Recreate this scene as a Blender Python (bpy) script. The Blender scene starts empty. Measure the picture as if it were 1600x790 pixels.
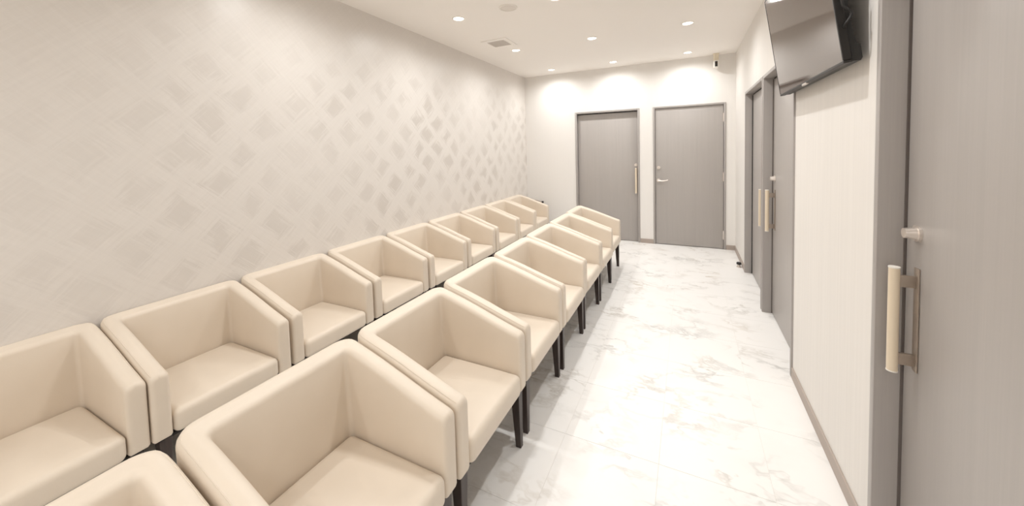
import bpy, bmesh, math, random
from mathutils import Vector, Matrix

random.seed(7)
scene = bpy.context.scene
COL = scene.collection

# ------------------------------------------------------------------ camera
cam_data = bpy.data.cameras.new('camera')
cam_data.sensor_width = 36.0
cam_data.lens = 567.72 / 1600 * 36.0
cam_data.shift_y = -(395 - 261.05) / 1600
cam_data.clip_start = 0.02
cam = bpy.data.objects.new('camera', cam_data)
COL.objects.link(cam)
r0 = Vector((0.9003008, 0.4344507, -0.0266652))
r1 = Vector((-0.0028223, -0.0554336, -0.9984584))
r2 = Vector((-0.4352591, 0.8989882, -0.0486808))
rot = Matrix((r0, -r1, -r2)).transposed()
cam.matrix_world = Matrix.Translation((0, 0, 1.479)) @ rot.to_4x4()
scene.camera = cam

# ------------------------------------------------------------------ world, exposure
world = bpy.data.worlds.new('world')
scene.world = world
world.use_nodes = True
world.node_tree.nodes['Background'].inputs[0].default_value = (1, 0.95, 0.9, 1)
world.node_tree.nodes['Background'].inputs[1].default_value = 0.05
scene.view_settings.view_transform = 'Standard'
scene.view_settings.look = 'None'
scene.view_settings.gamma = 1.0
scene.view_settings.use_curve_mapping = False
scene.view_settings.exposure = 0.0
LAMP_W = 32.8
scene.cycles.max_bounces = 14
scene.cycles.diffuse_bounces = 11
scene.cycles.glossy_bounces = 6
LAMP_COLOR = (1.0, 1.0, 0.985)
SPOT_DEG, SPOT_BLEND = 170, 0.9

# ------------------------------------------------------------------ room numbers (metres)
XL, XR = -2.526, 0.592
YN, YF = -2.6, 5.818
H = 2.706
ZD = 2.05

# ------------------------------------------------------------------ material helpers
def new_mat(name):
    m = bpy.data.materials.new(name)
    m.use_nodes = True
    nt = m.node_tree
    return m, nt, nt.nodes['Principled BSDF']

def plain(name, col, rough=0.5, metal=0.0, spec=0.5, coat=0.0):
    m, nt, b = new_mat(name)
    b.inputs['Base Color'].default_value = (*col, 1)
    b.inputs['Roughness'].default_value = rough
    b.inputs['Metallic'].default_value = metal
    b.inputs['Specular IOR Level'].default_value = spec
    b.inputs['Coat Weight'].default_value = coat
    return m

def N(nt, typ, **kw):
    n = nt.nodes.new(typ)
    for k, v in kw.items():
        setattr(n, k, v)
    return n

def math_node(nt, op, a, b=None, c=None, clamp=False):
    n = N(nt, 'ShaderNodeMath', operation=op)
    n.use_clamp = clamp
    for i, v in enumerate((a, b, c)):
        if v is None:
            continue
        if isinstance(v, (int, float)):
            n.inputs[i].default_value = v
        else:
            nt.links.new(v, n.inputs[i])
    return n.outputs[0]

def noise(nt, vec, scale, detail=3, rough=0.5, dist=0.0):
    n = N(nt, 'ShaderNodeTexNoise')
    n.inputs['Scale'].default_value = scale
    n.inputs['Detail'].default_value = detail
    n.inputs['Roughness'].default_value = rough
    n.inputs['Distortion'].default_value = dist
    nt.links.new(vec, n.inputs['Vector'])
    return n

def mapping(nt, vec, scale=(1, 1, 1), loc=(0, 0, 0), rot=(0, 0, 0)):
    n = N(nt, 'ShaderNodeMapping')
    n.inputs['Scale'].default_value = scale
    n.inputs['Location'].default_value = loc
    n.inputs['Rotation'].default_value = rot
    nt.links.new(vec, n.inputs['Vector'])
    return n.outputs[0]

def ramp(nt, fac, stops):
    n = N(nt, 'ShaderNodeValToRGB')
    els = n.color_ramp.elements
    while len(els) < len(stops):
        els.new(0.5)
    for e, (p, c) in zip(els, stops):
        e.position = p
        e.color = (*c, 1) if len(c) == 3 else c
    nt.links.new(fac, n.inputs[0])
    return n.outputs[0]

def mixcol(nt, fac, a, b):
    n = N(nt, 'ShaderNodeMix', data_type='RGBA')
    if isinstance(fac, (int, float)):
        n.inputs[0].default_value = fac
    else:
        nt.links.new(fac, n.inputs[0])
    for i, v in ((6, a), (7, b)):
        if isinstance(v, tuple):
            n.inputs[i].default_value = (*v, 1)
        else:
            nt.links.new(v, n.inputs[i])
    return n.outputs[2]

def bump(nt, bsdf, height, strength, dist=0.002):
    n = N(nt, 'ShaderNodeBump')
    n.inputs['Strength'].default_value = strength
    n.inputs['Distance'].default_value = dist
    nt.links.new(height, n.inputs['Height'])
    nt.links.new(n.outputs[0], bsdf.inputs['Normal'])

def geo_pos(nt):
    return N(nt, 'ShaderNodeNewGeometry').outputs['Position']

# ------------------------------------------------------------------ materials
def make_plaster(name, col, streak=0.0):
    m, nt, b = new_mat(name)
    p = geo_pos(nt)
    v = mapping(nt, p, (60, 60, 1.2))
    n1 = noise(nt, v, 1.0, 4)
    n2 = noise(nt, p, 90, 3)
    dark = tuple(c * (1 - streak) for c in col)
    c = ramp(nt, n1.outputs['Fac'], [(0.35, dark), (0.65, col)])
    nt.links.new(c, b.inputs['Base Color'])
    b.inputs['Roughness'].default_value = 0.75
    b.inputs['Specular IOR Level'].default_value = 0.25
    bump(nt, b, n2.outputs['Fac'], 0.12, 0.001)
    return m

M_FAR = make_plaster('far_wall_paint', (0.79, 0.77, 0.745), 0.01)
M_RIGHT = make_plaster('right_wallpaper', (0.76, 0.735, 0.705), 0.03)
M_CEIL = make_plaster('ceiling_paint', (0.885, 0.855, 0.82), 0.0)

def make_weave():
    """pearly brush strokes crossing on the diagonal over a duller ground"""
    m, nt, b = new_mat('brushed_weave_wallpaper')
    p = geo_pos(nt)
    sep = N(nt, 'ShaderNodeSeparateXYZ')
    nt.links.new(p, sep.inputs[0])
    y, z = sep.outputs[1], sep.outputs[2]
    u = math_node(nt, 'MULTIPLY', math_node(nt, 'ADD', y, z), 0.7071)
    v = math_node(nt, 'MULTIPLY', math_node(nt, 'SUBTRACT', y, z), 0.7071)
    comb = N(nt, 'ShaderNodeCombineXYZ')
    nt.links.new(u, comb.inputs[0]); nt.links.new(v, comb.inputs[1])
    uv = comb.outputs[0]
    warp = noise(nt, uv, 2.6, 2)
    wsep = N(nt, 'ShaderNodeSeparateColor')
    nt.links.new(warp.outputs['Color'], wsep.inputs[0])
    P = 0.235
    def strokes(along, across, wcol, sc):
        # jitter, bristle streaks run along the stroke
        bris = noise(nt, mapping(nt, uv, sc), 1.0, 4, 0.65)
        brg = noise(nt, mapping(nt, uv, (4.1, 4.1, 1), (3.7 * sc[0], 1.3, 0)), 1.0, 2)
        w = math_node(nt, 'MULTIPLY', math_node(nt, 'SUBTRACT', wcol, 0.5), 0.24)
        a = math_node(nt, 'DIVIDE', math_node(nt, 'ADD', across, w), P)
        f = math_node(nt, 'FRACT', a)
        d = math_node(nt, 'ABSOLUTE', math_node(nt, 'SUBTRACT', f, 0.5))   # 0 middle of gap .. .5 stroke core
        d = math_node(nt, 'ADD', d, math_node(nt, 'MULTIPLY', math_node(nt, 'SUBTRACT', bris.outputs['Fac'], 0.5), 0.75))
        d = math_node(nt, 'ADD', d, math_node(nt, 'MULTIPLY', math_node(nt, 'SUBTRACT', brg.outputs['Fac'], 0.5), 0.50))
        return math_node(nt, 'MULTIPLY', math_node(nt, 'SUBTRACT', d, 0.17), 5.0, clamp=True), bris.outputs['Fac']
    s1, b1 = strokes(u, v, wsep.outputs[0], (4.5, 60, 1))
    s2, b2 = strokes(v, u, wsep.outputs[1], (60, 4.5, 1))
    s = math_node(nt, 'MAXIMUM', s1, s2)
    # strokes thin out here and there
    big = noise(nt, p, 1.1, 2)
    keep = math_node(nt, 'MULTIPLY', math_node(nt, 'SUBTRACT', big.outputs['Fac'], 0.2), 2.2, clamp=True)
    # pattern fades towards the ceiling; near-end fade paints in the weaker sheen there
    fz = math_node(nt, 'MULTIPLY', math_node(nt, 'SUBTRACT', 2.45, z), 1.7, clamp=True)
    fy = math_node(nt, 'ADD', 0.40, math_node(nt, 'MULTIPLY', math_node(nt, 'SUBTRACT', y, 0.5), 0.36, clamp=True))
    keep = math_node(nt, 'MULTIPLY', keep, math_node(nt, 'MULTIPLY', fz, math_node(nt, 'MINIMUM', fy, 1.25)))
    gap = math_node(nt, 'MULTIPLY', math_node(nt, 'SUBTRACT', 1.0, s), keep)
    s = math_node(nt, 'SUBTRACT', 1.0, gap)
    fine = math_node(nt, 'MULTIPLY', math_node(nt, 'ADD', b1, b2), 0.5)
    fine_c = ramp(nt, fine, [(0.3, (0.672, 0.637, 0.602)), (0.7, (0.722, 0.688, 0.653))])
    c = mixcol(nt, s, (0.598, 0.56, 0.524), fine_c)
    nt.links.new(c, b.inputs['Base Color'])
    r = math_node(nt, 'SUBTRACT', 0.80, math_node(nt, 'MULTIPLY', s, 0.44))
    nt.links.new(r, b.inputs['Roughness'])
    nt.links.new(math_node(nt, 'ADD', 0.12, math_node(nt, 'MULTIPLY', s, 0.5)), b.inputs['Specular IOR Level'])
    hgt = math_node(nt, 'ADD', s, math_node(nt, 'MULTIPLY', fine, 0.8))
    bump(nt, b, hgt, 0.35, 0.002)
    return m
M_WEAVE = make_weave()

def make_marble():
    m, nt, b = new_mat('white_marble_tile')
    p = geo_pos(nt)
    info = N(nt, 'ShaderNodeObjectInfo')
    off = N(nt, 'ShaderNodeVectorMath', operation='SCALE')
    off.inputs[0].default_value = (0.05, 0.05, 0)
    nt.links.new(info.outputs['Random'], off.inputs['Scale'])
    add = N(nt, 'ShaderNodeVectorMath', operation='ADD')
    nt.links.new(p, add.inputs[0]); nt.links.new(off.outputs[0], add.inputs[1])
    q = mapping(nt, add.outputs[0], (1.25, 2.1, 1), (0, 0, 0), (0, 0, 0.55))
    w = noise(nt, q, 1.5, 4, 0.6)
    mixv = N(nt, 'ShaderNodeVectorMath', operation='MULTIPLY_ADD')
    nt.links.new(w.outputs['Color'], mixv.inputs[0])
    mixv.inputs[1].default_value = (0.9, 0.9, 0.9)
    nt.links.new(q, mixv.inputs[2])
    n1 = noise(nt, mixv.outputs[0], 2.4, 4, 0.55)
    ridge = math_node(nt, 'ABSOLUTE', math_node(nt, 'SUBTRACT', n1.outputs['Fac'], 0.5))
    vein = math_node(nt, 'SUBTRACT', 1.0, math_node(nt, 'MULTIPLY', ridge, 20.0), clamp=True)
    patch = noise(nt, add.outputs[0], 3.0, 2)
    pk = math_node(nt, 'MULTIPLY', math_node(nt, 'SUBTRACT', patch.outputs['Fac'], 0.42), 4.0, clamp=True)
    vein = math_node(nt, 'MULTIPLY', vein, pk)
    cloud = noise(nt, mixv.outputs[0], 1.3, 3)
    ck = math_node(nt, 'MULTIPLY', math_node(nt, 'SUBTRACT', cloud.outputs['Fac'], 0.55), 3.0, clamp=True)
    tint = noise(nt, add.outputs[0], 1.7, 2)
    vc = ramp(nt, tint.outputs['Fac'], [(0.45, (0.50, 0.495, 0.48)), (0.68, (0.56, 0.50, 0.42))])
    base = mixcol(nt, math_node(nt, 'MULTIPLY', ck, 0.45), (0.85, 0.84, 0.825), (0.72, 0.71, 0.69))
    c = mixcol(nt, math_node(nt, 'MULTIPLY', vein, 0.80), base, vc)
    nt.links.new(c, b.inputs['Base Color'])
    b.inputs['Roughness'].default_value = 0.32
    b.inputs['Specular IOR Level'].default_value = 0.4
    return m
M_MARBLE = make_marble()
M_GROUT = plain('tile_joint', (0.80, 0.775, 0.74), 0.6)

def make_laminate(name, col, k=0.10, rough=0.42):
    m, nt, b = new_mat(name)
    p = geo_pos(nt)
    n1 = noise(nt, mapping(nt, p, (170, 170, 3.0)), 1.0, 4, 0.6)
    n2 = noise(nt, mapping(nt, p, (28, 28, 0.6)), 1.0, 3, 0.5)
    f = math_node(nt, 'MULTIPLY', math_node(nt, 'ADD', n1.outputs['Fac'], n2.outputs['Fac']), 0.5)
    lo = tuple(c * (1 - k) for c in col); hi = tuple(c * (1 + k) for c in col)
    c = ramp(nt, f, [(0.36, lo), (0.64, hi)])
    nt.links.new(c, b.inputs['Base Color'])
    b.inputs['Roughness'].default_value = rough
    bump(nt, b, n1.outputs['Fac'], 0.08, 0.001)
    return m
M_DOOR = make_laminate('grey_wood_laminate', (0.405, 0.378, 0.36), 0.03)
M_FRAME = make_laminate('grey_frame_laminate', (0.37, 0.345, 0.33), 0.035)
M_BASE = plain('baseboard_vinyl', (0.40, 0.34, 0.30), 0.5)
M_DARK = plain('dark_gap', (0.012, 0.01, 0.009), 0.8)

def make_leather():
    m, nt, b = new_mat('cream_leatherette')
    tc = N(nt, 'ShaderNodeTexCoord').outputs['Object']
    n1 = noise(nt, tc, 260, 2)
    n2 = noise(nt, tc, 5, 2)
    c = ramp(nt, n2.outputs['Fac'], [(0.3, (0.68, 0.60, 0.505)), (0.7, (0.71, 0.63, 0.535))])
    nt.links.new(c, b.inputs['Base Color'])
    b.inputs['Roughness'].default_value = 0.46
    b.inputs['Specular IOR Level'].default_value = 0.45
    bump(nt, b, n1.outputs['Fac'], 0.10, 0.0006)
    return m
M_LEATHER = make_leather()
M_LEG = make_laminate('dark_walnut_leg', (0.035, 0.022, 0.018), 0.25, 0.35)
M_UNDER = plain('under_seat_shade', (0.02, 0.017, 0.015), 0.8)
M_WHITE = plain('white_plastic', (0.80, 0.77, 0.72), 0.4)
M_CREAM = plain('cream_plastic', (0.74, 0.66, 0.52), 0.35)
M_GRIP = plain('pale_wood_grip', (0.72, 0.62, 0.48), 0.35)
M_NICKEL = plain('satin_nickel', (0.78, 0.72, 0.67), 0.3, 0.75)
M_BRACKET = plain('bronze_grey_metal', (0.36, 0.30, 0.25), 0.38, 0.5)
M_BLACK = plain('black_plastic', (0.012, 0.011, 0.010), 0.45)
M_BEZEL = plain('dark_grey_plastic', (0.014, 0.012, 0.011), 0.4)
M_SCREEN = plain('glossy_screen', (0.05, 0.032, 0.024), 0.06, 0.0, 1.0, 0.0)
M_SCREEN.node_tree.nodes['Principled BSDF'].inputs['Specular Tint'].default_value = (1.0, 0.88, 0.80, 1)
M_GAP_SHADE = plain('taupe_gap_shade', (0.13, 0.11, 0.10), 0.8)  # colour of the shade painted into the door gaps
M_GRILLE = plain('ceiling_grille_beige', (0.74, 0.695, 0.65), 0.6)
M_RUBBER = plain('black_rubber', (0.012, 0.011, 0.011), 0.55)

def make_emit(name, col, s):
    m, nt, b = new_mat(name)
    b.inputs['Base Color'].default_value = (*col, 1)
    b.inputs['Emission Color'].default_value = (*col, 1)
    b.inputs['Emission Strength'].default_value = s
    return m
M_LENS = make_emit('lit_lens', (1.0, 0.95, 0.88), 6.0)

# ------------------------------------------------------------------ object helpers
def tag(o, label=None, cat=None, group=None, kind=None):
    if label: o['label'] = label
    if cat: o['category'] = cat
    if group: o['group'] = group
    if kind: o['kind'] = kind
    return o

def empty(name, loc=(0, 0, 0), rz=0.0):
    o = bpy.data.objects.new(name, None)
    o.empty_display_size = 0.1
    COL.objects.link(o)
    o.location = loc
    o.rotation_euler = (0, 0, rz)
    return o

def mesh_obj(name, me, mat, parent=None, loc=None):
    o = bpy.data.objects.new(name, me)
    if mat and not me.materials:
        me.materials.append(mat)
    COL.objects.link(o)
    if parent:
        o.parent = parent
    if loc:
        o.location = loc
    return o

def add_box(bm, x0, x1, y0, y1, z0, z1, bev=0.0, seg=2):
    m = Matrix.Translation(((x0 + x1) / 2, (y0 + y1) / 2, (z0 + z1) / 2)) @ Matrix.Diagonal((abs(x1 - x0), abs(y1 - y0), abs(z1 - z0), 1))
    r = bmesh.ops.create_cube(bm, size=1.0, matrix=m)
    if bev > 0:
        es = list({e for v in r['verts'] for e in v.link_edges})
        bmesh.ops.bevel(bm, geom=es, offset=bev, segments=seg, affect='EDGES', profile=0.5)

def add_cyl(bm, c, r1, r2, depth, axis='Z', seg=24):
    m = Matrix.Translation(c)
    if axis == 'X':
        m = m @ Matrix.Rotation(math.pi / 2, 4, 'Y')
    elif axis == 'Y':
        m = m @ Matrix.Rotation(-math.pi / 2, 4, 'X')
    bmesh.ops.create_cone(bm, cap_ends=True, segments=seg, radius1=r1, radius2=r2, depth=depth, matrix=m)

def finish(name, bm, mat, parent=None, smooth=0.0, loc=None):
    bmesh.ops.recalc_face_normals(bm, faces=bm.faces)
    me = bpy.data.meshes.new(name)
    bm.to_mesh(me); bm.free()
    if smooth:
        me.shade_smooth()
        me.set_sharp_from_angle(angle=math.radians(smooth))
    return mesh_obj(name, me, mat, parent, loc)

def box_obj(name, b, mat, parent=None, bev=0.0, seg=2):
    bm = bmesh.new()
    add_box(bm, *b, bev=bev, seg=seg)
    return finish(name, bm, mat, parent, 35 if bev else 0)

def lathe(bm, prof, c=(0, 0, 0), seg=32):
    """revolve (r,z) profile round a vertical axis"""
    rings = []
    for r, z in prof:
        if r < 1e-6:
            rings.append([bm.verts.new((c[0], c[1], c[2] + z))])
        else:
            rings.append([bm.verts.new((c[0] + r * math.cos(2 * math.pi * k / seg), c[1] + r * math.sin(2 * math.pi * k / seg), c[2] + z)) for k in range(seg)])
    for A, B in zip(rings, rings[1:]):
        for k in range(seg):
            k2 = (k + 1) % seg
            if len(A) == 1:
                bm.faces.new((A[0], B[k], B[k2]))
            elif len(B) == 1:
                bm.faces.new((A[k], A[k2], B[0]))
            else:
                bm.faces.new((A[k], A[k2], B[k2], B[k]))

def copy_tree(o, parent=None):
    c = o.copy()
    COL.objects.link(c)
    c.parent = parent
    for ch in list(o.children):
        copy_tree(ch, c)
    return c

# ------------------------------------------------------------------ the room shell
T = 0.2   # wall thickness
# door openings
XPANEL = 0.655
C0, C1 = 3.80, 4.861
D0, D1 = 2.753, 3.775
E0, E1 = 0.66, 1.676
A0, A1 = -1.652, -0.656
B0, B1 = -0.464, 0.477

bm = bmesh.new()
prev = YN
for o0, o1 in ((E0, E1), (D0, D1), (C0, C1)):
    add_box(bm, XR, XR + T, prev, o0, 0, H)
    add_box(bm, XR, XR + T, o0, o1, ZD, H)
    prev = o1
add_box(bm, XR, XR + T, prev, YF, 0, H)
tag(finish('wall_right', bm, M_RIGHT), 'cream streaked wallpaper wall on the right with sliding doors', 'wall', kind='structure')

bm = bmesh.new()
prev = XL
for o0, o1 in ((A0, A1), (B0, B1)):
    add_box(bm, prev, o0, YF, YF + T, 0, H)
    add_box(bm, o0, o1, YF, YF + T, ZD, H)
    prev = o1
add_box(bm, prev, XR + T, YF, YF + T, 0, H)
tag(finish('wall_far', bm, M_FAR), 'plain off-white end wall with two grey doors', 'wall', kind='structure')
tag(box_obj('wall_left', (XL - T, XL, YN - T, YF + T, 0, H), M_WEAVE), 'long wall papered in pearly woven brush strokes', 'wall', kind='structure')
tag(box_obj('wall_rear', (XL, XR + T, YN - T, YN, 0, H), M_FAR), 'plain off-white wall behind the viewpoint', 'wall', kind='structure')
tag(box_obj('ceiling', (XL - T, XR + T, YN - T, YF + T, H, H + 0.15), M_CEIL), 'plain beige-white ceiling with round downlights', 'ceiling', kind='structure')

# floor: slab with one object per tile
floor = box_obj('floor', (XL - T, XR + T, YN - T, YF + T, -0.12, -0.0015), M_GROUT)
tag(floor, 'glossy white marble tiled floor with faint grey veins', 'floor', kind='structure')
TS, JG = 0.45, 0.0012
XJ, YJ = -0.575, 1.29
tile_cache = {}
def tile_mesh(w, d):
    key = (round(w, 4), round(d, 4))
    if key not in tile_cache:
        b = bmesh.new()
        add_box(b, -w / 2, w / 2, -d / 2, d / 2, -0.0012, 0.0, bev=0.0004, seg=1)
        bmesh.ops.recalc_face_normals(b, faces=b.faces)
        me = bpy.data.meshes.new('tile'); b.to_mesh(me); b.free()
        me.materials.append(M_MARBLE)
        tile_cache[key] = me
    return tile_cache[key]
def cuts(lo, hi, j):
    k = math.ceil((lo - j) / TS)
    c = [lo]
    while j + k * TS < hi - 0.03:
        if j + k * TS > lo + 0.03:
            c.append(j + k * TS)
        k += 1
    return c + [hi]
xs, ys = cuts(XL, 0.70, XJ), cuts(YN, YF + 0.08, YJ)
for xa, xb in zip(xs, xs[1:]):
    for ya, yb in zip(ys, ys[1:]):
        mesh_obj('tile', tile_mesh(xb - xa - JG, yb - ya - JG), None, floor, ((xa + xb) / 2, (ya + yb) / 2, 0.0))

# baseboards
BH, BT = 0.066, 0.009
def baseboard(name, segs, label):
    bm = bmesh.new()
    for s in segs:
        add_box(bm, *s, 0.0, BH, bev=0.002, seg=1)
    tag(finish(name, bm, M_BASE), label, 'baseboard', kind='structure')
baseboard('baseboard_right', [(XR - BT, XR, YN + BT, E0 - 0.004), (XR - BT, XR, E1 + 0.004, D0 - 0.004), (XR - BT, XR, C1 + 0.004, YF - BT)], 'low taupe baseboard along the right wall')
baseboard('baseboard_far', [(XL + BT, A0 - 0.004, YF - BT, YF), (A1 + 0.004, B0 - 0.004, YF - BT, YF), (B1 + 0.004, XR, YF - BT, YF)], 'low taupe baseboard along the end wall')
baseboard('baseboard_left', [(XL, XL + BT, YN + BT, YF)], 'low taupe baseboard behind the wall row of chairs')
baseboard('baseboard_rear', [(XL, XR, YN, YN + BT)], 'low taupe baseboard on the wall behind the viewpoint')

# ------------------------------------------------------------------ doors
def frame_bm(w, depth_front, depth_back, face, h=ZD):
    """U frame in local axes: opening along x (0..w), room side is -y"""
    bm = bmesh.new()
    add_box(bm, 0, face, -depth_front, depth_back, 0, h, bev=0.0025, seg=2)
    add_box(bm, w - face, w, -depth_front, depth_back, 0, h, bev=0.0025, seg=2)
    add_box(bm, face, w - face, -depth_front, depth_back, h - face, h, bev=0.0025, seg=2)
    return bm

def pull_handle(parent, x, y, z0, z1, stand=0.056):
    """bar pull: pale round grip on two flat brackets and a back plate; panel face at local y"""
    grip = bmesh.new()
    add_cyl(grip, (x, y - stand, (z0 + z1) / 2), 0.0138, 0.0138, z1 - z0 - 0.008, seg=24)
    hd = empty('door_handle'); hd.parent = parent
    finish('grip', grip, M_GRIP, hd, 40)
    for zc in (z0 + 0.002, z1 - 0.002):
        c = bmesh.new(); add_cyl(c, (x, y - stand, zc), 0.0145, 0.0145, 0.004, seg=24)
        finish('end_cap', c, M_WHITE, hd, 40)
    for zc in (z0 + 0.045, z1 - 0.045):
        box_obj('bracket', (x - 0.005, x + 0.005, y - stand + 0.010, y - 0.004, zc - 0.019, zc + 0.019), M_BRACKET, hd, 0.0015)
    box_obj('back_plate', (x - 0.013, x + 0.013, y - 0.005, y, z0 + 0.01, z1 - 0.0), M_BRACKET, hd, 0.0015)
    return hd

def thumb_turn(parent, x, y, z, r=0.020):
    k = bmesh.new()
    add_cyl(k, (x, y - 0.004, z), r * 1.25, r * 1.25, 0.008, 'Y', 28)
    add_cyl(k, (x, y - 0.021, z), r * 0.78, r, 0.028, 'Y', 28)
    return finish('lock_knob', k, M_NICKEL, parent, 40)

def sliding_door(name, label, loc, rz, w, handle_x, gap, pf=0.063, z0=0.735, z1=1.085, zl=1.18):
    """local x along the wall, room side -y; gap = (left, right) slack between panel and jamb"""
    d = empty(name, loc, rz)
    tag(d, label, 'door', kind='structure')
    F = 0.028
    finish('door_frame', frame_bm(w, 0.010, 0.135, F), M_FRAME, d, 35)
    pb = bmesh.new()
    add_box(pb, F + gap[0], w - F - gap[1], pf, pf + 0.038, 0.006, ZD - F - 0.014, bev=0.002, seg=2)
    finish('door_panel', pb, M_DOOR, d, 35)
    box_obj('track', (F, w - F, pf + 0.005, pf + 0.04, ZD - F - 0.013, ZD - F), M_DARK, d)
    box_obj('pocket_shade', (F, w - F, 0.120, 0.132, 0.0, ZD - F), M_DARK, d)  # black sheet painting the darkness behind the panel
    box_obj('gap_shade', (F, F + 0.004, pf - 0.006, pf + 0.05, 0.004, ZD - F - 0.014), M_RUBBER if gap[0] > 0.015 else M_GAP_SHADE, d)  # dark strip painting the shaded seam between jamb and panel
    pull_handle(d, handle_x, pf, z0, z1)
    thumb_turn(d, handle_x - 0.004, pf, zl)
    return d

# local +x runs towards -Y on the right wall (rz=-90): local x=0 at the far jamb
sliding_door('door_3', 'grey sliding door in the right wall, farthest along it', (XR, C1, 0), -math.pi / 2, C1 - C0, C1 - 3.97, (0.018, 0.002), z0=0.715, z1=1.055)
sliding_door('door_4', 'grey sliding door in the right wall beside the television', (XR, D1, 0), -math.pi / 2, D1 - D0, D1 - 3.655, (0.006, 0.002))
sliding_door('door_5', 'grey sliding door at the right edge, nearest the viewpoint', (XR, E1, 0), -math.pi / 2, E1 - E0, E1 - 1.571, (0.006, 0.002), z0=0.725, z1=1.07)
# end wall: local x = world x
sliding_door('door_1', 'grey sliding door with bar pull on the end wall, left one', (A0, YF, 0), 0, A1 - A0, -0.712 - A0, (0.002, 0.003), pf=0.05, z0=0.757, z1=1.15, zl=1.19)

# hinged door
d = empty('door_2', (B0, YF, 0))
tag(d, 'grey hinged door with lever handle on the end wall, right one', 'door', kind='structure')
w = B1 - B0
F = 0.026
finish('door_frame', frame_bm(w, 0.012, 0.12, F), M_FRAME, d, 35)
pb = bmesh.new()
add_box(pb, F + 0.004, w - F - 0.004, 0.006, 0.044, 0.008, ZD - F - 0.004, bev=0.002, seg=2)
finish('door_panel', pb, M_DOOR, d, 35)
box_obj('gap_backing', (F, w - F, 0.05, 0.07, 0.0, ZD - F), M_DARK, d)  # near-black sheet behind the panel, shows in the gap round it
for zc in (1.846, 1.02, 0.2):
    hb = bmesh.new()
    add_cyl(hb, (w - F - 0.002, -0.004, zc), 0.0085, 0.0085, 0.11, seg=16)
    for k in (-0.058, 0.058):
        add_cyl(hb, (w - F - 0.002, -0.004, zc + k), 0.0065, 0.0065, 0.008, seg=16)
    finish('hinge', hb, M_NICKEL, d, 40)
lv = empty('lever_handle'); lv.parent = d
lb = bmesh.new()
add_cyl(lb, (0.073, -0.001, 0.962), 0.026, 0.024, 0.014, 'Y', 28)
finish('rose', lb, M_NICKEL, lv, 40)
lb = bmesh.new()
add_cyl(lb, (0.073, -0.028, 0.962), 0.010, 0.010, 0.045, 'Y', 20)
finish('spindle', lb, M_NICKEL, lv, 40)
lb = bmesh.new()
pts = []
for k in range(9):
    t = k / 8
    pts.append((0.068 + 0.135 * t, -0.05 + 0.018 * t * t, 0.960 + 0.010 * math.sin(t * math.pi) * -1 + 0.008 * t, 0.0115 - 0.004 * t))
rings = []
for x, y, z, r in pts:
    rings.append([lb.verts.new((x, y + r * 0.8 * math.cos(a), z + r * math.sin(a))) for a in [2 * math.pi * j / 12 for j in range(12)]])
for Aa, Bb in zip(rings, rings[1:]):
    for j in range(12):
        lb.faces.new((Aa[j], Aa[(j + 1) % 12], Bb[(j + 1) % 12], Bb[j]))
lb.faces.new(rings[0]); lb.faces.new(rings[-1])
finish('lever', lb, M_NICKEL, lv, 50)
kb = bmesh.new()
add_cyl(kb, (0.075, 0.0, 1.15), 0.024, 0.023, 0.014, 'Y', 28)
rose = finish('lock_knob', kb, M_NICKEL, d, 40)
box_obj('thumb_piece', (0.070, 0.080, -0.028, -0.006, 1.132, 1.168), M_NICKEL, rose, 0.003)

# ------------------------------------------------------------------ chairs
CX0, CX1, CW, CT = -0.245, 0.270, 0.2915, 0.066
Z0 = 0.295
def top_z(x):
    t = (CX1 - x) / (CX1 - (CX0 + 0.035))
    t = max(0.0, min(1.0, t))
    return 0.577 + (0.735 - 0.577) * (t - 0.012 * math.sin(2 * math.pi * t))

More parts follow.
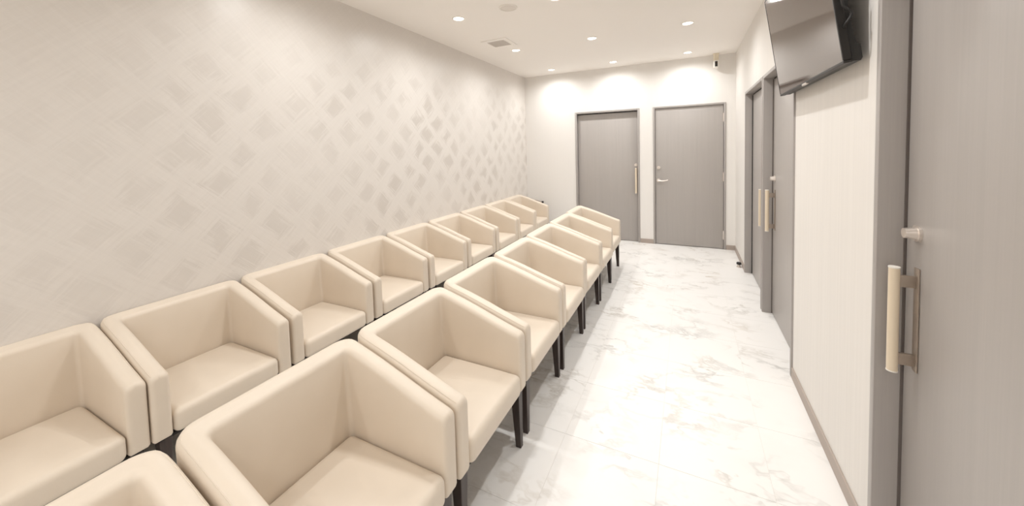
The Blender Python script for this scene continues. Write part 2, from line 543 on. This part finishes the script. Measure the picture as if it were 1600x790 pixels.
def shell_meshes():
    Ro, ri, rc = 0.070, 0.016, 0.016
    st = []  # (outer xy, inner xy, inset, part)
    def cap_list():
        return [(CX1 - rc + rc * math.sin(a), rc * (1 - math.cos(a))) for a in [math.pi / 2 * k / 4 for k in range(4, -1, -1)]]
    xi = CX0 + CT + ri
    xo = CX0 + Ro
    arm = [(x, i) for x, i in cap_list()]
    for k in range(1, 9):
        arm.append((CX1 - rc + (max(xi, xo) - (CX1 - rc)) * k / 8, 0.0))
    half = [((x, CW), (x, CW - CT), ins, 0) for x, ins in arm]
    NC = 8
    for k in range(1, NC + 1):
        a = math.pi / 2 * k / NC
        O = (xo - Ro * math.sin(a), CW - Ro + Ro * math.cos(a))
        I = (xi - ri * math.sin(a), CW - CT - ri + ri * math.cos(a))
        half.append((O, I, 0.0, 0 if k <= NC // 2 else 1))
    ymid = min(CW - Ro, CW - CT - ri)
    for k in range(1, 5):
        y = ymid * (1 - k / 4)
        half.append(((CX0, y), (CX0 + CT, y), 0.0, 1))
    full = half + [((o[0], -o[1]), (i[0], -i[1]), ins, 2 if p == 0 else 1) for o, i, ins, p in reversed(half[:-1])]
    verts, faces, fpart, rings = [], [], [], []
    seam_pts = []
    r = 0.024
    for O, I, ins, part in full:
        dx, dy = I[0] - O[0], I[1] - O[1]
        L = math.hypot(dx, dy)
        ux, uy = dx / L, dy / L
        ring = []
        def put(s, z):
            x, y = O[0] + ux * s, O[1] + uy * s
            k = max(0.0, min(1.0, (0.10 - x) / 0.30))
            x -= 0.055 * (z - Z0) * k * k
            ring.append(len(verts)); verts.append((x, y, z))
        zo, zi = top_z(O[0]) - ins, top_z(I[0]) - ins
        a0, a1 = ins, L - ins
        rr = min(r, (a1 - a0) * 0.46)
        zb = Z0 + ins
        put(a0 + 0.006, zb); put(a0, zb + 0.008)
        for k in range(1, 6):
            put(a0, zb + 0.008 + (zo - rr - zb - 0.008) * k / 6)
        for k in range(0, 6):
            a = math.pi / 2 * k / 5
            put(a0 + rr * (1 - math.cos(a)), zo - rr + rr * math.sin(a))
        put((a0 + a1) / 2, (zo + zi) / 2 + 0.003)
        for k in range(5, -1, -1):
            a = math.pi / 2 * k / 5
            put(a1 - rr * (1 - math.cos(a)), zi - rr + rr * math.sin(a))
        for k in range(5, 0, -1):
            put(a1, zb + 0.008 + (zi - rr - zb - 0.008) * k / 6)
        put(a1, zb + 0.008); put(a1 - 0.006, zb)
        rings.append(ring)
        if ins == 0.0:
            v = Vector(verts[ring[10]]); c = Vector(((O[0] + I[0]) / 2, (O[1] + I[1]) / 2, v.z - 0.01))
            seam_pts.append(v + (v - c).normalized() * 0.0003)
    n = len(rings[0])
    for q in range(len(rings) - 1):
        A, B = rings[q], rings[q + 1]
        pr = full[q + 1][3]
        if full[q][3] == 1:
            pr = 1 if full[q + 1][3] == 1 else 2
        for j in range(n):
            j2 = (j + 1) % n
            faces.append((A[j], B[j], B[j2], A[j2])); fpart.append(pr)
    faces.append(tuple(rings[0])); fpart.append(0)
    faces.append(tuple(reversed(rings[-1]))); fpart.append(2)
    me = bpy.data.meshes.new('shell_tmp')
    me.from_pydata(verts, [], faces)
    bm = bmesh.new(); bm.from_mesh(me)
    bm.faces.ensure_lookup_table()
    # orientation: make sure normals point outwards
    vol = bm.calc_volume(signed=True)
    if vol < 0:
        bmesh.ops.reverse_faces(bm, faces=bm.faces[:])
    bm.to_mesh(me); bm.free()
    me.shade_smooth()
    me.set_sharp_from_angle(angle=math.radians(48))
    me.update()
    cn = [tuple(c.vector) for c in me.corner_normals]
    out = []
    for part, nm in ((1, 'backrest'), (0, 'armrest'), (2, 'armrest')):
        remap, vs, fs, nl = {}, [], [], []
        for pi, poly in enumerate(me.polygons):
            if fpart[pi] != part:
                continue
            f = []
            for li in poly.loop_indices:
                vi = me.loops[li].vertex_index
                if vi not in remap:
                    remap[vi] = len(vs); vs.append(verts[vi])
                f.append(remap[vi]); nl.append(cn[li])
            fs.append(f)
        m2 = bpy.data.meshes.new(nm)
        m2.from_pydata(vs, [], fs)
        m2.shade_smooth()
        m2.normals_split_custom_set(nl)
        m2.materials.append(M_LEATHER)
        out.append((nm, m2))
    bpy.data.meshes.remove(me)
    sv, sf = [], []
    for k, p in enumerate(seam_pts):
        q0, q1 = seam_pts[max(0, k - 1)], seam_pts[min(len(seam_pts) - 1, k + 1)]
        tan = (q1 - q0).normalized()
        side = tan.cross(Vector((0, 0, 1))).normalized()
        up = side.cross(tan)
        for j in range(5):
            a = 2 * math.pi * j / 5
            sv.append(p + (side * math.cos(a) + up * math.sin(a)) * 0.0013)
        if k:
            b0, b1 = (k - 1) * 5, k * 5
            for j in range(5):
                sf.append((b0 + j, b1 + j, b1 + (j + 1) % 5, b0 + (j + 1) % 5))
    m2 = bpy.data.meshes.new('seam')
    m2.from_pydata(sv, [], sf)
    m2.shade_smooth()
    m2.materials.append(M_LEATHER)
    out.append(('seam', m2))
    return out

def axis_samples(h, r, n):
    core = [-(h - r) + 2 * (h - r) * k / n for k in range(n + 1)]
    edge = [h - r + r * f for f in (0.25, 0.5, 0.75, 1.0)]
    return [-e for e in reversed(edge)] + core + edge

def round_box_mesh(name, hx, hy, hz, r, crown=0.0, n=8):
    X, Y, Zs = axis_samples(hx, r, n), axis_samples(hy, r, n), axis_samples(hz, r, 2)
    idx, verts, faces = {}, [], []
    def vid(p):
        key = tuple(round(c, 6) for c in p)
        if key not in idx:
            q = [max(-(h - r), min(h - r, c)) for c, h in zip(p, (hx, hy, hz))]
            d = Vector([a - b for a, b in zip(p, q)])
            if d.length > 1e-9:
                # map the cube-like border onto a rounded one
                m = max(abs(c) for c in d) 
                d = d.normalized() * m
            v = [q[i] + d[i] for i in range(3)]
            if crown and v[2] > 0:
                v[2] += crown * max(0, 1 - (v[0] / hx) ** 2) * max(0, 1 - (v[1] / hy) ** 2) * (v[2] / hz)
            idx[key] = len(verts); verts.append(v)
        return idx[key]
    def quad(a, b, c, d):
        faces.append((vid(a), vid(b), vid(c), vid(d)))
    for i in range(len(X) - 1):
        for j in range(len(Y) - 1):
            quad((X[i], Y[j], hz), (X[i + 1], Y[j], hz), (X[i + 1], Y[j + 1], hz), (X[i], Y[j + 1], hz))
            quad((X[i], Y[j], -hz), (X[i], Y[j + 1], -hz), (X[i + 1], Y[j + 1], -hz), (X[i + 1], Y[j], -hz))
    for i in range(len(X) - 1):
        for k in range(len(Zs) - 1):
            quad((X[i], -hy, Zs[k]), (X[i + 1], -hy, Zs[k]), (X[i + 1], -hy, Zs[k + 1]), (X[i], -hy, Zs[k + 1]))
            quad((X[i], hy, Zs[k]), (X[i], hy, Zs[k + 1]), (X[i + 1], hy, Zs[k + 1]), (X[i + 1], hy, Zs[k]))
    for j in range(len(Y) - 1):
        for k in range(len(Zs) - 1):
            quad((-hx, Y[j], Zs[k]), (-hx, Y[j], Zs[k + 1]), (-hx, Y[j + 1], Zs[k + 1]), (-hx, Y[j + 1], Zs[k]))
            quad((hx, Y[j], Zs[k]), (hx, Y[j + 1], Zs[k]), (hx, Y[j + 1], Zs[k + 1]), (hx, Y[j], Zs[k + 1]))
    me = bpy.data.meshes.new(name)
    me.from_pydata(verts, [], faces)
    me.shade_smooth()
    return me

def leg_mesh(sx, sy):
    """tapered leg, outer faces upright; sx, sy = +1/-1 corner"""
    b = bmesh.new()
    xo = CX1 - 0.016 if sx > 0 else CX0 + 0.022
    yo = CW - 0.020
    lev = [(0.0, 0.026), (0.004, 0.028), (0.29, 0.046)]
    rings = []
    for z, s in lev:
        k = 0.0 if z > 0.1 else 0.004
        xa = xo - sx * 0 - (0.002 * sx if z < 0.1 else 0)
        ring = [(xa, sy * (yo - k)), (xa - sx * s, sy * (yo - k)), (xa - sx * s, sy * (yo - k - s)), (xa, sy * (yo - k - s))]
        rings.append([b.verts.new((x, y, z)) for x, y in ring])
    for A, B in zip(rings, rings[1:]):
        for j in range(4):
            b.faces.new((A[j], A[(j + 1) % 4], B[(j + 1) % 4], B[j]))
    b.faces.new(rings[0]); b.faces.new(rings[-1])
    bmesh.ops.recalc_face_normals(b, faces=b.faces)
    es = [e for e in b.edges if abs(e.verts[0].co.z - e.verts[1].co.z) > 0.05]
    bmesh.ops.bevel(b, geom=es, offset=0.003, segments=2, affect='EDGES', profile=0.5)
    me = bpy.data.meshes.new('leg')
    b.to_mesh(me); b.free()
    me.materials.append(M_LEG)
    return me

def build_chair():
    root = empty('tub_chair')
    for nm, me in shell_meshes():
        mesh_obj(nm, me, None, root)
    hx = (CX1 + 0.006 - (CX0 + CT - 0.002)) / 2
    me = round_box_mesh('seat', hx, CW - CT - 0.003, 0.053, 0.028, crown=0.012)
    me.materials.append(M_LEATHER)
    mesh_obj('seat', me, None, root, (CX1 + 0.006 - hx, 0, 0.292 + 0.053))
    box_obj('underside', (CX0 + 0.03, CX1 - 0.02, -CW + 0.03, CW - 0.03, 0.283, 0.2945), M_UNDER, root)  # underside cover, near black to paint in the shadow beneath
    for sx in (1, -1):
        for sy in (1, -1):
            mesh_obj('leg', leg_mesh(sx, sy), None, root)
    return root

chair = build_chair()
ORD = ['first', 'second', 'third', 'fourth', 'fifth', 'sixth', 'seventh', 'eighth', 'ninth']
# y of the far arm's outer face, x of the arm fronts
row_wall = [(0.640, -1.995), (1.228, -1.985), (1.832, -1.997), (2.440, -2.0), (3.045, -1.995), (3.655, -2.0), (4.262, -1.998), (4.850, -1.992), (5.440, -1.995)]
row_aisle = [(0.420, -0.734), (1.016, -0.736), (1.611, -0.730), (2.216, -0.734), (2.815, -0.734), (3.408, -0.738), (4.000, -0.736), (4.596, -0.750)]
first = True
for row, txt, grp in ((row_wall, 'row against the papered wall', 'tub chairs along the papered wall'), (row_aisle, 'row beside the open aisle', 'tub chairs beside the aisle')):
    for i, (yf, xf) in enumerate(row):
        c = chair if first else copy_tree(chair)
        first = False
        c.location = (xf - CX1, yf - CW, 0)
        c.rotation_euler = (0, 0, math.radians(random.uniform(-0.35, 0.35)))
        if i == 0:
            lab = 'cream leatherette tub chair nearest in the ' + txt
        elif i == len(row) - 1:
            lab = 'cream leatherette tub chair at the far end of the ' + txt
        else:
            lab = 'cream leatherette tub chair, %s from the near end in the %s' % (ORD[i], txt)
        tag(c, lab, 'chair', grp)

# ------------------------------------------------------------------ downlights
def build_downlight():
    root = empty('downlight')
    b = bmesh.new()
    lathe(b, [(0.047, -0.0005), (0.047, -0.003), (0.050, -0.0065), (0.056, -0.0065), (0.060, -0.003), (0.060, -0.0005)], seg=40)
    finish('trim_ring', b, M_WHITE, root, 40)
    b = bmesh.new()
    lathe(b, [(0.0, -0.0055), (0.025, -0.005), (0.042, -0.0035), (0.0475, -0.001)], seg=40)
    finish('lens', b, M_LENS, root, 60)
    lo = bpy.data.objects.new('downlight_beam', spot)
    COL.objects.link(lo)
    lo.location = (0, 0, -0.012)
    lo.parent = root
    return root
spot = bpy.data.lights.new('downlight_beam', 'SPOT')
spot.energy = LAMP_W
spot.color = LAMP_COLOR
spot.spot_size = math.radians(SPOT_DEG)
spot.spot_blend = SPOT_BLEND
spot.shadow_soft_size = 0.022
dl = build_downlight()
first = True
LX = (-1.912, -0.967, 0.004)
LY = (5.45, 4.15, 2.895, 1.62, -0.92, -2.1)  # rows past third, and third row's door-side lamp, added unseen for near brightness
rowname = ['by the end wall', 'second from the end wall', 'third from the end wall', 'added out of view fourth from the end wall', 'added out of view behind the viewpoint', 'added out of view by the rear wall']
colname = ['in the line nearest the papered wall', 'in the middle line', 'in the line nearest the sliding doors']
for j, yy in enumerate(LY):
    for i, xx in enumerate(LX):
        o = dl if first else copy_tree(dl)
        first = False
        o.location = (xx, yy, H)
        tag(o, 'round ceiling downlight, %s, %s' % (rowname[j], colname[i]), 'downlight', 'recessed ceiling downlights')

# ------------------------------------------------------------------ ceiling fittings
sp = empty('ceiling_speaker', (-1.397, 2.893, H))
tag(sp, 'round beige speaker grille set flush in the ceiling', 'speaker')
b = bmesh.new()
lathe(b, [(0.064, -0.0005), (0.064, -0.004), (0.068, -0.007), (0.078, -0.006), (0.082, -0.0005)], seg=48)
finish('rim', b, M_WHITE, sp, 40)
b = bmesh.new()
lathe(b, [(0.0, -0.008), (0.03, -0.0075), (0.06, -0.004), (0.0645, -0.001)], seg=48)
finish('grille', b, M_GRILLE, sp, 60)

vt = empty('ceiling_vent', (-1.948, 3.775, H), math.radians(0))
tag(vt, 'square beige air vent in the ceiling near the papered wall', 'vent')
b = bmesh.new()
S, s = 0.155, 0.108
for q in ((-S, S, -S, -s), (-S, S, s, S), (-S, -s, -s, s), (s, S, -s, s)):
    add_box(b, *q, -0.009, -0.0005)
finish('vent_frame', b, M_CEIL, vt)
box_obj('back_plate', (-s, s, -s, s, -0.0025, -0.0005), M_GRILLE, vt)
for k in range(9):
    yy = -s + (k + 0.5) * 2 * s / 9
    b = bmesh.new()
    add_box(b, -s, s, -0.0105, 0.0105, -0.001, 0.001)
    o = finish('slat', b, M_GRILLE, vt)
    o.location = (0, yy, -0.0068); o.rotation_euler = (math.radians(7), 0, 0)

# security camera hanging off the ceiling at the end wall
sc = empty('security_camera', (0.352, 5.735, H))
tag(sc, 'small white security camera hanging from the ceiling above the hinged door', 'camera')
b = bmesh.new()
lathe(b, [(0.0, -0.0005), (0.040, -0.0005), (0.040, -0.010), (0.033, -0.016), (0.031, -0.085), (0.026, -0.092), (0.0, -0.092)], seg=28)
finish('mount', b, M_CREAM, sc, 40)
b = bmesh.new()
add_box(b, -0.034, 0.034, -0.045, 0.04, -0.195, -0.094, bev=0.014, seg=4)
finish('body', b, M_WHITE, sc, 40)
b = bmesh.new()
add_box(b, -0.016, 0.016, -0.0495, -0.043, -0.180, -0.110, bev=0.003, seg=2)
fp = finish('face_plate', b, M_BLACK, sc, 40)
b = bmesh.new()
add_cyl(b, (0, -0.052, -0.132), 0.011, 0.011, 0.006, 'Y', 20)
finish('lens', b, M_SCREEN, fp, 40)

# ------------------------------------------------------------------ television on the right wall
TVW, TVH, TVY = 1.018, 0.595, 2.26
tv = empty('television', (0.5175, TVY, 1.762))
tv.rotation_euler = (0, math.radians(-8.3), 0)      # top leans out from the wall
tag(tv, 'flat television tilted down on the right wall, showing a blank screen', 'television')
# local: front faces -x, width along y, height along z
hw = TVW / 2
b = bmesh.new()
bz = 0.010
add_box(b, 0.0, 0.026, -hw, hw, 0.0, bz, bev=0.002, seg=1)
add_box(b, 0.0, 0.026, -hw, hw, TVH - bz, TVH, bev=0.002, seg=1)
add_box(b, 0.0, 0.026, -hw, -hw + bz, bz, TVH - bz, bev=0.002, seg=1)
add_box(b, 0.0, 0.026, hw - bz, hw, bz, TVH - bz, bev=0.002, seg=1)
finish('bezel', b, M_BEZEL, tv, 35)
box_obj('screen', (0.0012, 0.020, -hw + bz, hw - bz, bz, TVH - bz), M_SCREEN, tv)
bm = bmesh.new()
# back housing: shallow cover with a deeper chin along the bottom, swept profile
prof = [(0.0205, 0.004), (0.050, 0.000), (0.056, 0.010), (0.056, 0.058), (0.046, 0.064), (0.040, 0.16), (0.040, 0.36), (0.030, 0.44), (0.0205, TVH - 0.02)]
ringL = [bm.verts.new((x, -hw + 0.004, z)) for x, z in prof]
ringR = [bm.verts.new((x, hw - 0.004, z)) for x, z in prof]
for k in range(len(prof) - 1):
    bm.faces.new((ringL[k], ringL[k + 1], ringR[k + 1], ringR[k]))
bm.faces.new(ringL); bm.faces.new(list(reversed(ringR)))
bm.faces.new((ringL[0], ringR[0], ringR[-1], ringL[-1]))
finish('back_housing', bm, M_BLACK, tv, 30)
box_obj('logo_tab', (-0.001, 0.010, -0.035, 0.035, -0.006, 0.004), M_NICKEL, tv, 0.001)
bm = bmesh.new()
add_box(bm, 0.040, 0.056, -0.17, 0.17, 0.20, 0.24, bev=0.003)
add_box(bm, 0.040, 0.056, -0.17, 0.17, 0.34, 0.38, bev=0.003)
add_box(bm, 0.040, 0.062, -0.13, -0.10, 0.15, 0.42, bev=0.003)
add_box(bm, 0.040, 0.062, 0.10, 0.13, 0.15, 0.42, bev=0.003)
mt = finish('mount_bracket', bm, M_BLACK, tv, 35)
bm = bmesh.new()
add_box(bm, 0.058, 0.098, -0.045, 0.045, 0.25, 0.33, bev=0.004)
finish('mount_arm', bm, M_BLACK, tv, 35)
wp = box_obj('wall_plate', (XR - 0.016, XR - 0.0005, TVY - 0.15, TVY + 0.15, 1.96, 2.22), M_BLACK, None, 0.003)
tag(wp, 'black steel wall plate behind the television', 'wall plate')

def cable(name, pts, r, mat, parent=None):
    cu = bpy.data.curves.new(name, 'CURVE')
    cu.dimensions = '3D'
    s = cu.splines.new('NURBS')
    s.points.add(len(pts) - 1)
    for p, q in zip(s.points, pts):
        p.co = (*q, 1)
    s.use_endpoint_u = True
    s.order_u = 3
    cu.bevel_depth = r
    cu.bevel_resolution = 3
    cu.resolution_u = 8
    tmp = bpy.data.objects.new(name, cu)
    COL.objects.link(tmp)
    dg = bpy.context.evaluated_depsgraph_get()
    me = bpy.data.meshes.new_from_object(tmp.evaluated_get(dg))
    bpy.data.objects.remove(tmp)
    o = mesh_obj(name, me, None, parent)
    if not me.materials:
        me.materials.append(mat)
    else:
        me.materials[0] = mat
    me.shade_smooth()
    return o
tv_inv = (Matrix.Translation((0.5175, TVY, 1.762)) @ Matrix.Rotation(math.radians(-8.3), 4, 'Y')).inverted()
cable_pts = [(0.496, 1.735, 2.057), (0.504, 1.735, 1.987), (0.507, 1.735, 1.966), (0.518, 1.735, 1.953), (0.529, 1.735, 1.944), (0.533, 1.735, 1.932), (0.526, 1.735, 1.915), (0.514, 1.735, 1.899), (0.517, 1.7525, 1.893)]
cab = cable('power_cable', [tuple(tv_inv @ Vector(p)) for p in cable_pts], 0.0045, M_RUBBER, tv)
cab['label'] = 'black looping power cable'

# ------------------------------------------------------------------ small things
ds = empty('door_stop', (0.549, 5.03, 0))
tag(ds, 'small black-topped door stop on the floor before the far sliding door', 'door stop')
b = bmesh.new()
lathe(b, [(0.0, 0.0), (0.026, 0.0), (0.026, 0.006), (0.019, 0.010), (0.013, 0.030), (0.0, 0.030)], seg=24)
finish('base', b, M_NICKEL, ds, 40)
b = bmesh.new()
lathe(b, [(0.0, 0.0305), (0.016, 0.0305), (0.025, 0.036), (0.025, 0.054), (0.020, 0.059), (0.0, 0.060)], seg=24)
finish('rubber_cap', b, M_RUBBER, ds, 40)

pl = empty('wall_socket', (-2.243, YF, 0.565))
tag(pl, 'small black plug on the end wall above the last chair of the wall row', 'plug')
b = bmesh.new()
add_box(b, -0.016, 0.016, -0.030, -0.0005, -0.016, 0.016, bev=0.004, seg=2)
finish('plug_body', b, M_BLACK, pl, 40)
cable('cord', [(-0.016, -0.012, 0.0), (-0.06, -0.010, 0.012), (-0.12, -0.008, 0.030), (-0.20, -0.008, 0.03), (-0.27, -0.008, -0.01)], 0.004, M_BASE, pl)
